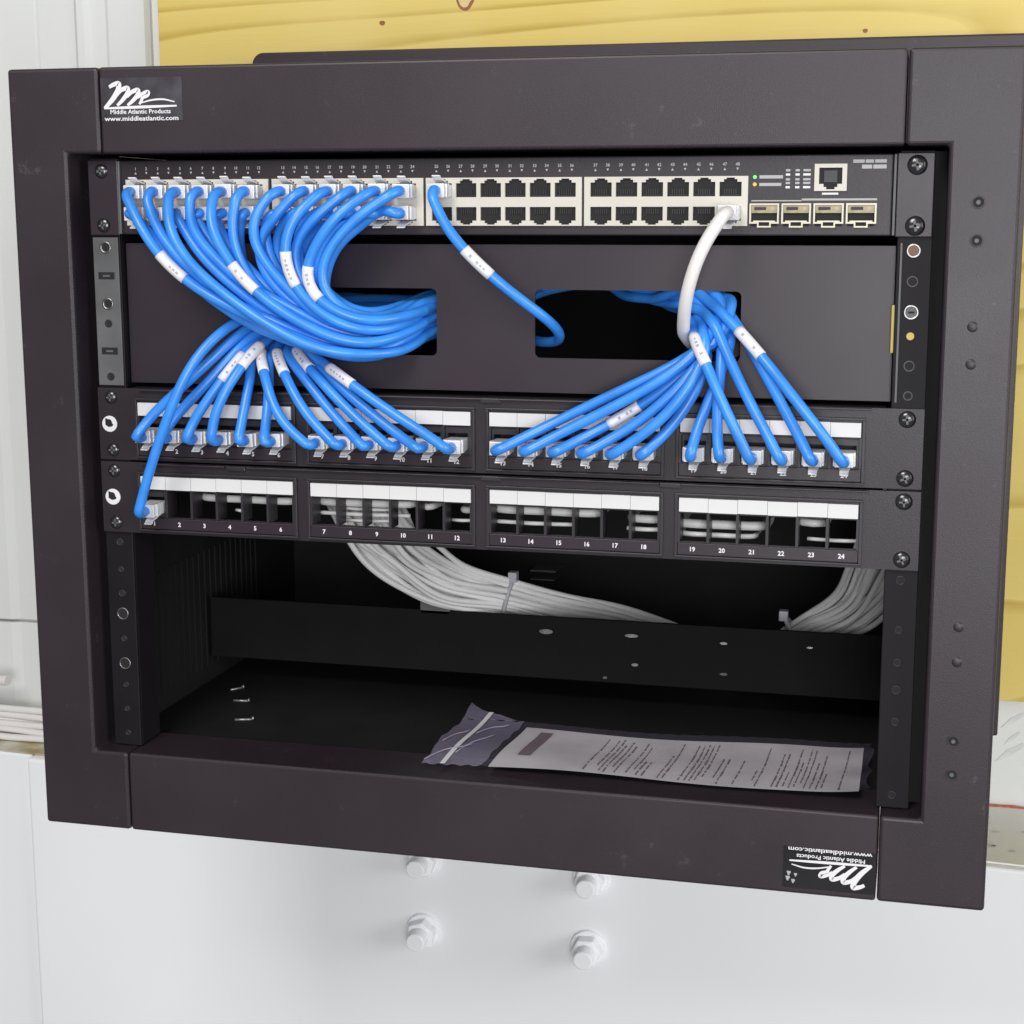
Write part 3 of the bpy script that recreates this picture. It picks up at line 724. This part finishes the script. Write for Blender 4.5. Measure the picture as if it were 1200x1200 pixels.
bundle("tied_cable_bundle", "pale bundle of cables tied and hanging inside the middle of the rack",
    [(412, 560, 60, 24), (440, 618, 85, 24), (470, 652, 110, 22), (524, 684, 145, 18), (594, 703, 168, 13.5), (660, 716, 190, 13), (730, 733, 210, 12), (860, 775, 240, 12)], 36, 1.95, 0.55, [(596, 702, 168, 14.5, -0.25)])
bundle("tied_cable_bundle", "grey bundle of cables hanging beside the right rail inside the rack",
    [(1056, 560, 80, 20), (1042, 630, 110, 20), (1028, 676, 140, 19), (1002, 712, 168, 17), (950, 744, 190, 14), (880, 785, 215, 13)], 30, 1.95, 0.6, [(934, 745, 190, 14.5, 0.6)])
p = at(487, 716, 140); q = at(522, 688, 140)
MB().box(p[0], q[0], 150, 156, p[2]-4, q[2]+2).build("tie_bracket", 'ear', rack, bevel=0.6)

# ------------------------------------------------------------------ printed sheet in a clear bag on the cabinet floor
FZ = ZB-3.2
bagt = thing("instruction_bag", (90, 50, ZB), "clear zip bag holding a printed instruction sheet on the rack floor", "document bag")
def hgt(x, y): return ZB+1.6+2.2*(0.5+0.5*math.sin(x*0.035+y*0.02))+1.2*math.sin(y*0.06+x*0.01)+max(0, (x-185)/40)**2*6*(0.4+0.6*math.sin(y*0.08+2)**2)
def sheet_mesh(fx0, fx1, ya, yb, nx, ny, up=0.0, warp=0):
    m = MB(); vs = []; fs = []
    for j in range(ny+1):
        for i in range(nx+1):
            y = ya+(yb-ya)*j/ny; a, b_ = fx0(y), fx1(y); x = a+(b_-a)*i/nx
            vs.append((x, y, hgt(x, y)+up+warp*math.sin(i*1.9+j*1.3)))
    for j in range(ny):
        for i in range(nx): fs.append([j*(nx+1)+i, j*(nx+1)+i+1, (j+1)*(nx+1)+i+1, (j+1)*(nx+1)+i])
    m.add(vs, fs, True); return m
lx = lambda y: -1.5+4.0*(y-14)/75
sheet_mesh(lx, lambda y: 214, 6, 86, 46, 12).build("sheet", 'paper', bagt)
sh = bpy.data.objects["sheet"]
def print_line(f, ya, yb, w):
    lxx = lambda y: lx(y)+f*215
    sheet_mesh(lxx, lambda y: lxx(y)+w, ya, yb, 1, 12, 0.35).build("print_line", 'paper_ink', sh)
print_line(0.055, 26, 78, 8)
fq = 0.26
while fq < 0.95:
    if random.random() < 0.25: fq += 0.03
    ya = random.choice((9, 10, 10, 12, 20)); yb = random.choice((40, 58, 70, 78, 78, 80)); y = ya
    while y < yb:                                   # lines of print are broken into words
        l = random.uniform(3, 12); print_line(fq, y, min(yb, y+l), random.choice((0.55, 0.7, 0.7, 0.95))); y += l+random.choice((0.9, 1.2, 2.5))
    fq += random.choice((0.013, 0.014, 0.016, 0.03))
bl = lambda y: -43+1.2*math.sin(y*0.09)
m = sheet_mesh(lambda y: lx(y)-3, lambda y: 219+1.5*math.sin(y*.2), 4, 92, 70, 20, 1.3, 0.25); bm_ = m.build("bag_film", 'bag', bagt)
m = sheet_mesh(bl, lambda y: lx(y)-3.2, 4, 92, 14, 20, 1.3, 0.6); m.build("bag_flap", 'bag_end', bagt)
m = sheet_mesh(bl, lambda y: bl(y)+1+40*max(0, (121-y)/29)**1.6, 92.2, 121, 12, 10, 1.3, 0.3)
m.build("bag_flap", 'bag_end', bagt)
sheet_mesh(lambda y: -31+3*(y-10)/80, lambda y: -27.8+3*(y-10)/80, 4, 104, 2, 20, 1.9).build("zip_seal", 'wrap', bagt)
for a, b_, ya, yb in ((-42, -20, 8, 40), (-26, -12, 20, 62), (-24, -8, 60, 86), (-40, -30, 40, 70)):
    pts = [(a+(b_-a)*t, ya+(yb-ya)*t+4*math.sin(t*5), 0) for t in np.linspace(0, 1, 12)]
    pts = [(x, y, hgt(x, y)+2.4) for x, y, _ in pts]
    MB().tube(pts, 0.4, 6).build("bag_crease", 'bag_end', bagt)

# ------------------------------------------------------------------ patch cords
RB = 2.9
def interp_keys(keys, t):
    ts = [k[0] for k in keys]
    for i in range(len(ts)-1):
        if t <= ts[i+1]+1e-9:
            f = (t-ts[i])/(ts[i+1]-ts[i]); return [tuple(a+(b-a)*f for a, b in zip(p, q)) for p, q in zip(keys[i][1], keys[i+1][1])]
UP = [(0.0, [(154, 258), (179, 304), (227, 349), (290, 383), (358, 412), (422, 425), (466, 404), (494, 382), (524, 370)]),
      (0.28, [(222, 258), (242, 300), (278, 338), (326, 368), (380, 398), (432, 411), (470, 396), (494, 376), (524, 366)]),
      (0.5, [(283, 255), (290, 295), (312, 334), (350, 364), (392, 391), (438, 401), (474, 387), (496, 371), (524, 362)]),
      (0.75, [(352, 248), (332, 283), (334, 322), (358, 352), (398, 380), (442, 389), (476, 377), (496, 364), (524, 356)]),
      (1.0, [(442, 248), (405, 284), (382, 322), (382, 350), (410, 366), (446, 371), (478, 362), (496, 354), (524, 348)])]
YP = [-2, -2, 0, 0, 2, 10, 31, 52, 72]
LAY = [-31, -24, -17, -10]
LOW = {1: [(312, 378), (280, 390), (246, 424), (206, 460), (168, 494)], 2: [(312, 384), (284, 402), (254, 438), (220, 472), (194, 498)], 3: [(314, 388), (290, 404), (266, 438), (238, 474), (218, 502)], 4: [(316, 390), (296, 406), (276, 438), (252, 472), (243, 500)],
       5: [(303, 400), (296, 440), (286, 478), (280, 506)], 6: [(314, 402), (317, 440), (315, 478), (309, 506)], 7: [(306, 398), (310, 440), (320, 488), (346, 516)], 8: [(322, 400), (332, 436), (354, 484), (384, 514)],
       9: [(332, 400), (352, 434), (384, 480), (416, 514)], 10: [(340, 402), (370, 440), (408, 482), (446, 516)], 11: [(350, 406), (388, 444), (438, 488), (480, 520)], 12: [(346, 398), (396, 438), (458, 484), (512, 516)],
       25: [(310, 368), (278, 372), (244, 398), (218, 432), (198, 484), (176, 548)]}
LOWY = {1: -14, 2: -11, 3: -18, 4: -22, 5: -14, 6: -10, 7: -22, 8: -20, 9: -14, 10: -20, 11: -13, 12: -24, 25: -32}
RGT = {13: [(846, 352), (856, 372), (838, 402), (794, 428), (722, 460), (640, 500)], 14: [(838, 350), (848, 376), (830, 408), (790, 438), (732, 470), (664, 504)], 15: [(832, 352), (842, 380), (826, 414), (794, 446), (744, 480), (694, 508)],
       16: [(826, 354), (836, 384), (824, 420), (800, 452), (762, 486), (724, 512)], 17: [(822, 358), (832, 390), (824, 428), (806, 460), (776, 494), (748, 516)], 18: [(820, 364), (830, 396), (828, 434), (814, 466), (792, 498), (774, 518)],
       19: [(850, 356), (858, 384), (850, 420), (836, 456), (818, 496)], 20: [(842, 358), (850, 390), (846, 430), (840, 466), (838, 502)], 21: [(812, 362), (818, 392), (828, 426), (846, 474), (866, 512)],
       22: [(824, 356), (838, 386), (856, 426), (880, 476), (902, 514)], 23: [(832, 344), (866, 386), (896, 436), (922, 486), (940, 516)], 24: [(812, 346), (862, 382), (904, 432), (942, 482), (970, 514)]}
RGTY = {13: -12, 14: -18, 15: -12, 16: -19, 17: -24, 18: -14, 19: -9, 20: -16, 21: -28, 22: -22, 23: -16, 24: -28}
LABELS_AT = {1: [(207, 304)], 9: [(292, 318)], 17: [(345, 315)], 21: [(379, 326)],
    4: [(283, 408)], 3: [(264, 424)], 7: [(312, 420)], 8: [(330, 424)], 10: [(348, 424)], 12: [(398, 444)], 24: [(882, 400)], 22: [], 15: [(735, 490)], 25: [(560, 305)]}
LABELS_AT[21].append((825, 408))
def port_of(n):          # port n of the switch -> (column, row)
    n -= 1
    return n//2, n % 2
paths = {}; pins = {}
PPZ1 = -133.35-27.6; PPZ2 = -177.8-27.6
for n in list(range(1, 25))+[25]:
    c_, row = port_of(n); x, z = ports[(c_, row)]
    zc = z-0.4 if row == 0 else z+0.4
    P = [np.array((x, -13, zc)), np.array((x, -21, zc-0.5))]
    if n <= 24:
        lay = LAY[(0 if row == 0 else 2)+(c_ % 2)]+rng.uniform(-4, 4)
        t_ = (c_+0.5*row)/11.5; t2 = min(1, max(0, t_+rng.uniform(-0.20, 0.20)))
        kp = [tuple(a_+(b_-a_)*min(1, i/4) for a_, b_ in zip(p_, q_)) for i, (p_, q_) in enumerate(zip(interp_keys(UP, t_), interp_keys(UP, t2)))]
        jx, jy = rng.uniform(-1, 1, 9), rng.uniform(-1, 1, 9); je = rng.uniform(-1, 1)
        for i, ((u, v), dy) in enumerate(zip(kp, YP)):
            P.append(at(u+6.5*jx[i], v+5*jy[i]*(1 if i < 5 else 0.5)+(5*je if i > 5 else 0), lay+dy+3.0*jx[-i-1]))
        k = (n*7) % 24
    else:
        for u, v, y in ((514, 262, -26), (546, 297, -26), (600, 345, -20), (648, 377, -8), (666, 394, 6), (664, 404, 18), (640, 405, 26), (618, 398, 34)): P.append(at(u, v, y))
    j1 = rng.uniform(-1, 1, 3)
    if n <= 12 or n == 25:
        if n == 25: P += [np.array((-10, 66, -100)), np.array((-70, 74, -98)), np.array((-120, 60, -92)), np.array((-138, 28, -88))]
        else:
            P += [np.array((-4+6*j1[0], 66+10*j1[1], -88+9*j1[2])), np.array((-20+5*j1[0], 96+10*j1[1], -92+8*j1[2])), np.array((-70, 100+12*j1[1], -94+8*j1[2])), np.array((-118+6*j1[0], 62+6*j1[1], -94+8*j1[2]))]
        Q = LOW[n]; y0 = LOWY[n]; L = len(Q)
        for i, (u, v) in enumerate(Q):
            yy = ([12, y0+6, y0, y0-4] if L == 4 else [12, -5, y0, y0-4, y0-2] if L == 5 else [12, -6, -20, -28, -30, -27])[i]
            P.append(at(u, v, yy))
    else:
        P += [np.array((-2+8*j1[0], 62+10*j1[1], -78+4*j1[2])), np.array((14, 76+16*j1[1], -68+2*j1[2])), np.array((44, 84+16*j1[1], -66+2*j1[2])), at(752+10*j1[0], 338+5*j1[2], 46+10*j1[1]), at(795+10*j1[0], 345+5*j1[2], 24+4*j1[1])]
        Q = RGT[n]; y0 = RGTY[n]
        for i, (u, v) in enumerate(Q):
            P.append(at(u, v, [10, -6 if y0 > -20 else -12, y0, y0-2, y0-2, y0-1][i]))
    if n == 25: ex, ez = GX[0], PPZ2
    else: ex, ez = GX[(n-1)//6]+PP*((n-1) % 6), PPZ1
    P += [np.array((ex, -24, ez-0.5)), np.array((ex, -13.5, ez))]
    paths[n] = resample(spline(P, 3.0), 6.0)
# white cord from the last lower port
x, z = ports[(23, 1)]
P = [np.array((x, -13, z+0.4)), np.array((x-0.5, -23, z-0.5))]
for u, v, y in ((824, 280, -34), (808, 322, -33), (799, 366, -26), (803, 396, -8), (818, 412, 16), (828, 408, 40)): P.append(at(u, v, y))
P += [np.array((128, 90, -104)), np.array((120, 180, -120))]
paths['w'] = resample(spline(P, 3.0), 6.0)
# let the cords settle side by side instead of running through each other
keys_ = list(paths); idx = np.concatenate([[i]*len(paths[k]) for i, k in enumerate(keys_)])
allp = np.concatenate([paths[k] for k in keys_]); start = np.r_[0, np.cumsum([len(paths[k]) for k in keys_])]
fixed = np.zeros(len(allp), bool)
for i, k in enumerate(keys_):
    fixed[start[i]:start[i]+3] = True
    if k != 'w': fixed[start[i+1]-3:start[i+1]] = True
rad = np.where(idx == len(keys_)-1, 3.6, RB)
home = allp.copy()
for it in range(45):
    d = allp[:, None, :]-allp[None, :, :]
    dist = np.sqrt((d**2).sum(2))+1e-6
    need = rad[:, None]+rad[None, :]+0.15
    hit = (dist < need) & (idx[:, None] != idx[None, :])
    w = np.where(hit, (need-dist)/dist*0.5, 0)
    push = (d*w[:, :, None]).sum(1)/np.maximum(1, hit.sum(1))[:, None]*1.4
    push[fixed] = 0
    allp += push
    lap = np.zeros_like(allp)
    lap[1:-1] = (allp[2:]+allp[:-2])/2-allp[1:-1]
    for s in start[:-1]: lap[s] = 0
    for s in start[1:]: lap[s-1] = 0
    lap[fixed] = 0
    allp += lap*0.30
    allp += np.where(fixed[:, None], 0, (home-allp)*0.02)
    # keep clear of the panels
    inhole = (allp[:, 2] > HZ[0]+2) & (allp[:, 2] < HZ[1]-2) & (((allp[:, 0] > H1[0]+2) & (allp[:, 0] < H1[1]-2)) | ((allp[:, 0] > H2[0]+2) & (allp[:, 0] < H2[1]-2)))
    zone = (allp[:, 2] < -44) & (allp[:, 2] > -133)
    front = zone & ~inhole & (allp[:, 1] < PYF+1)
    back = zone & ~inhole & (allp[:, 1] >= PYF+1)
    allp[front, 1] = np.minimum(allp[front, 1], PYF-rad[front]-0.3)
    allp[back, 1] = np.maximum(allp[back, 1], PYF+1.6+rad[back]+0.3)
    low = (allp[:, 2] <= -133) & ~fixed
    allp[low, 1] = np.minimum(allp[low, 1], -4.6-RB)
    hi = (allp[:, 2] >= -44) & ~fixed
    allp[hi, 1] = np.minimum(allp[hi, 1], -3.6-RB)
for i, k in enumerate(keys_):
    P = allp[start[i]:start[i+1]]
    paths[k] = resample(spline(P, 2.5), 2.5)

def project(P):
    c = (np.asarray(P)-CC)@RC.T
    return FPX*c[:, 0]/c[:, 2]+PPX, FPX*c[:, 1]/c[:, 2]+PPY
plug_m = {}
def make_plug(pos, parent, up):
    """clear modular plug; up = latch on top"""
    if 'p' not in plug_m:
        m = MB(); m.box(-5.8, 5.8, -4.0, 6.0, -3.4, 3.4); m.box(-5.9, 5.9, -9.0, -4.0, -3.8, 3.8); m.box(-5.0, 5.0, -12.0, -9.0, -3.9, 3.9)
        pl_ = m.build("plug", 'clear', parent, bevel=0.45, origin=(0, 0, 0)); place(pl_, pos, parent)
        m = MB(); vs = []
        for y, z, w, t in ((2, 3.6, 3.0, .5), (-3, 4.8, 3.0, .6), (-8, 6.0, 2.4, .6), (-9.5, 7.4, 2.4, .6), (-11, 7.6, 2.2, .5)): vs += [(-w, y, z), (w, y, z), (w, y, z+t*1.6), (-w, y, z+t*1.6)]
        fs = [(3, 2, 1, 0), (16, 17, 18, 19)]
        for k in range(4):
            for a in range(4): fs.append((4*k+a, 4*k+(a+1)%4, 4*k+4+(a+1)%4, 4*k+4+a))
        m.add(vs, fs); lt = m.build("latch", 'clear', pl_, bevel=0.2, origin=(0, 0, 0)); lt.location = (0, 0, 0)
        m = MB()
        for q in range(8): m.box(-4.2+q*1.08, -3.4+q*1.08, -7.5, 5, -1.2, 1.0)
        m.box(-4.6, 4.6, -3.0, 5.5, 1.1, 2.4)
        co = m.build("wire_core", 'core', pl_, origin=(0, 0, 0)); co.location = (0, 0, 0)
        plug_m['p'], plug_m['l'], plug_m['c'] = pl_, lt, co
    else:
        pl_ = share(plug_m['p'], "plug", pos, parent); pl_.rotation_euler = (0, 0, 0)
        for a, nm in (('l', "latch"), ('c', "wire_core")):
            o = plug_m[a].copy(); o.name = nm; col.objects.link(o); o.parent = pl_; o.location = (0, 0, 0)
    pl_.rotation_euler = (random.uniform(-.03, .03), 0 if up else math.pi, random.uniform(-.04, .04))
    return pl_
ORD = ["first", "second", "third", "fourth", "fifth", "sixth", "seventh", "eighth", "ninth", "tenth", "eleventh", "twelfth"]
for k in keys_:
    P = paths[k]
    if k == 'w':
        t = thing("patch_cable", P[0], "thick white cord from the last lower switch port into the right opening", "patch cord")
        MB().tube(P, 3.5, 16).build("jacket", 'whitecable', t)
        x, z = ports[(23, 1)]; make_plug((x, -3.0, z+0.3), t, False); continue
    c_, row = port_of(k)
    if k == 25: lab = "lone blue patch cord from the middle of the switch slanting into the right opening"
    else: lab = f"blue patch cord from the {ORD[c_]} {'upper' if row == 0 else 'lower'} switch port to patch port {k}"
    t = thing("patch_cable", P[0], lab, "patch cord", "blue patch cords")
    jk = MB().tube(P, RB, 16).build("jacket", 'blue', t)
    x, z = ports[(c_, row)]; make_plug((x, -3.0, z+(-0.3 if row == 0 else 0.3)), t, row == 0)
    if k == 25: make_plug((GX[0], -3.4, PPZ2), t, False)
    else: make_plug((GX[(k-1)//6]+PP*((k-1) % 6), -3.4, PPZ1), t, False)
    u, v = project(P)
    for (lu, lv) in LABELS_AT.get(k, []):
        d = (u-lu)**2+(v-lv)**2+np.where(P[:, 1] > 4, 1e5, 0); i = int(np.argmin(d)); h = 4
        i = min(max(i, h+1), len(P)-h-2)
        seg = P[i-h:i+h+1]
        lb_ = MB().tube(seg, RB+0.35, 16).build("cable_label", 'wrap', t)
        # small dark print along the wrap, on the side facing the room
        T = seg[-1]-seg[0]; T /= np.linalg.norm(T); nrm = np.array([0.15, -1.0, 0.1]); nrm -= T*np.dot(nrm, T); nrm /= np.linalg.norm(nrm)
        sd = np.cross(T, nrm)
        m = MB()
        for q in range(2, 2*h-1):
            if random.random() < 0.7:
                c = seg[q]+nrm*(RB+0.42); a = 0.8; w_ = random.uniform(0.4, 0.9)
                m.add([c-T*a-sd*w_, c+T*a-sd*w_, c+T*a+sd*w_, c-T*a+sd*w_], [(0, 1, 2, 3)])
        if m.v: tag(m.build("label_print", 'grey_print', lb_), kind='stuff')
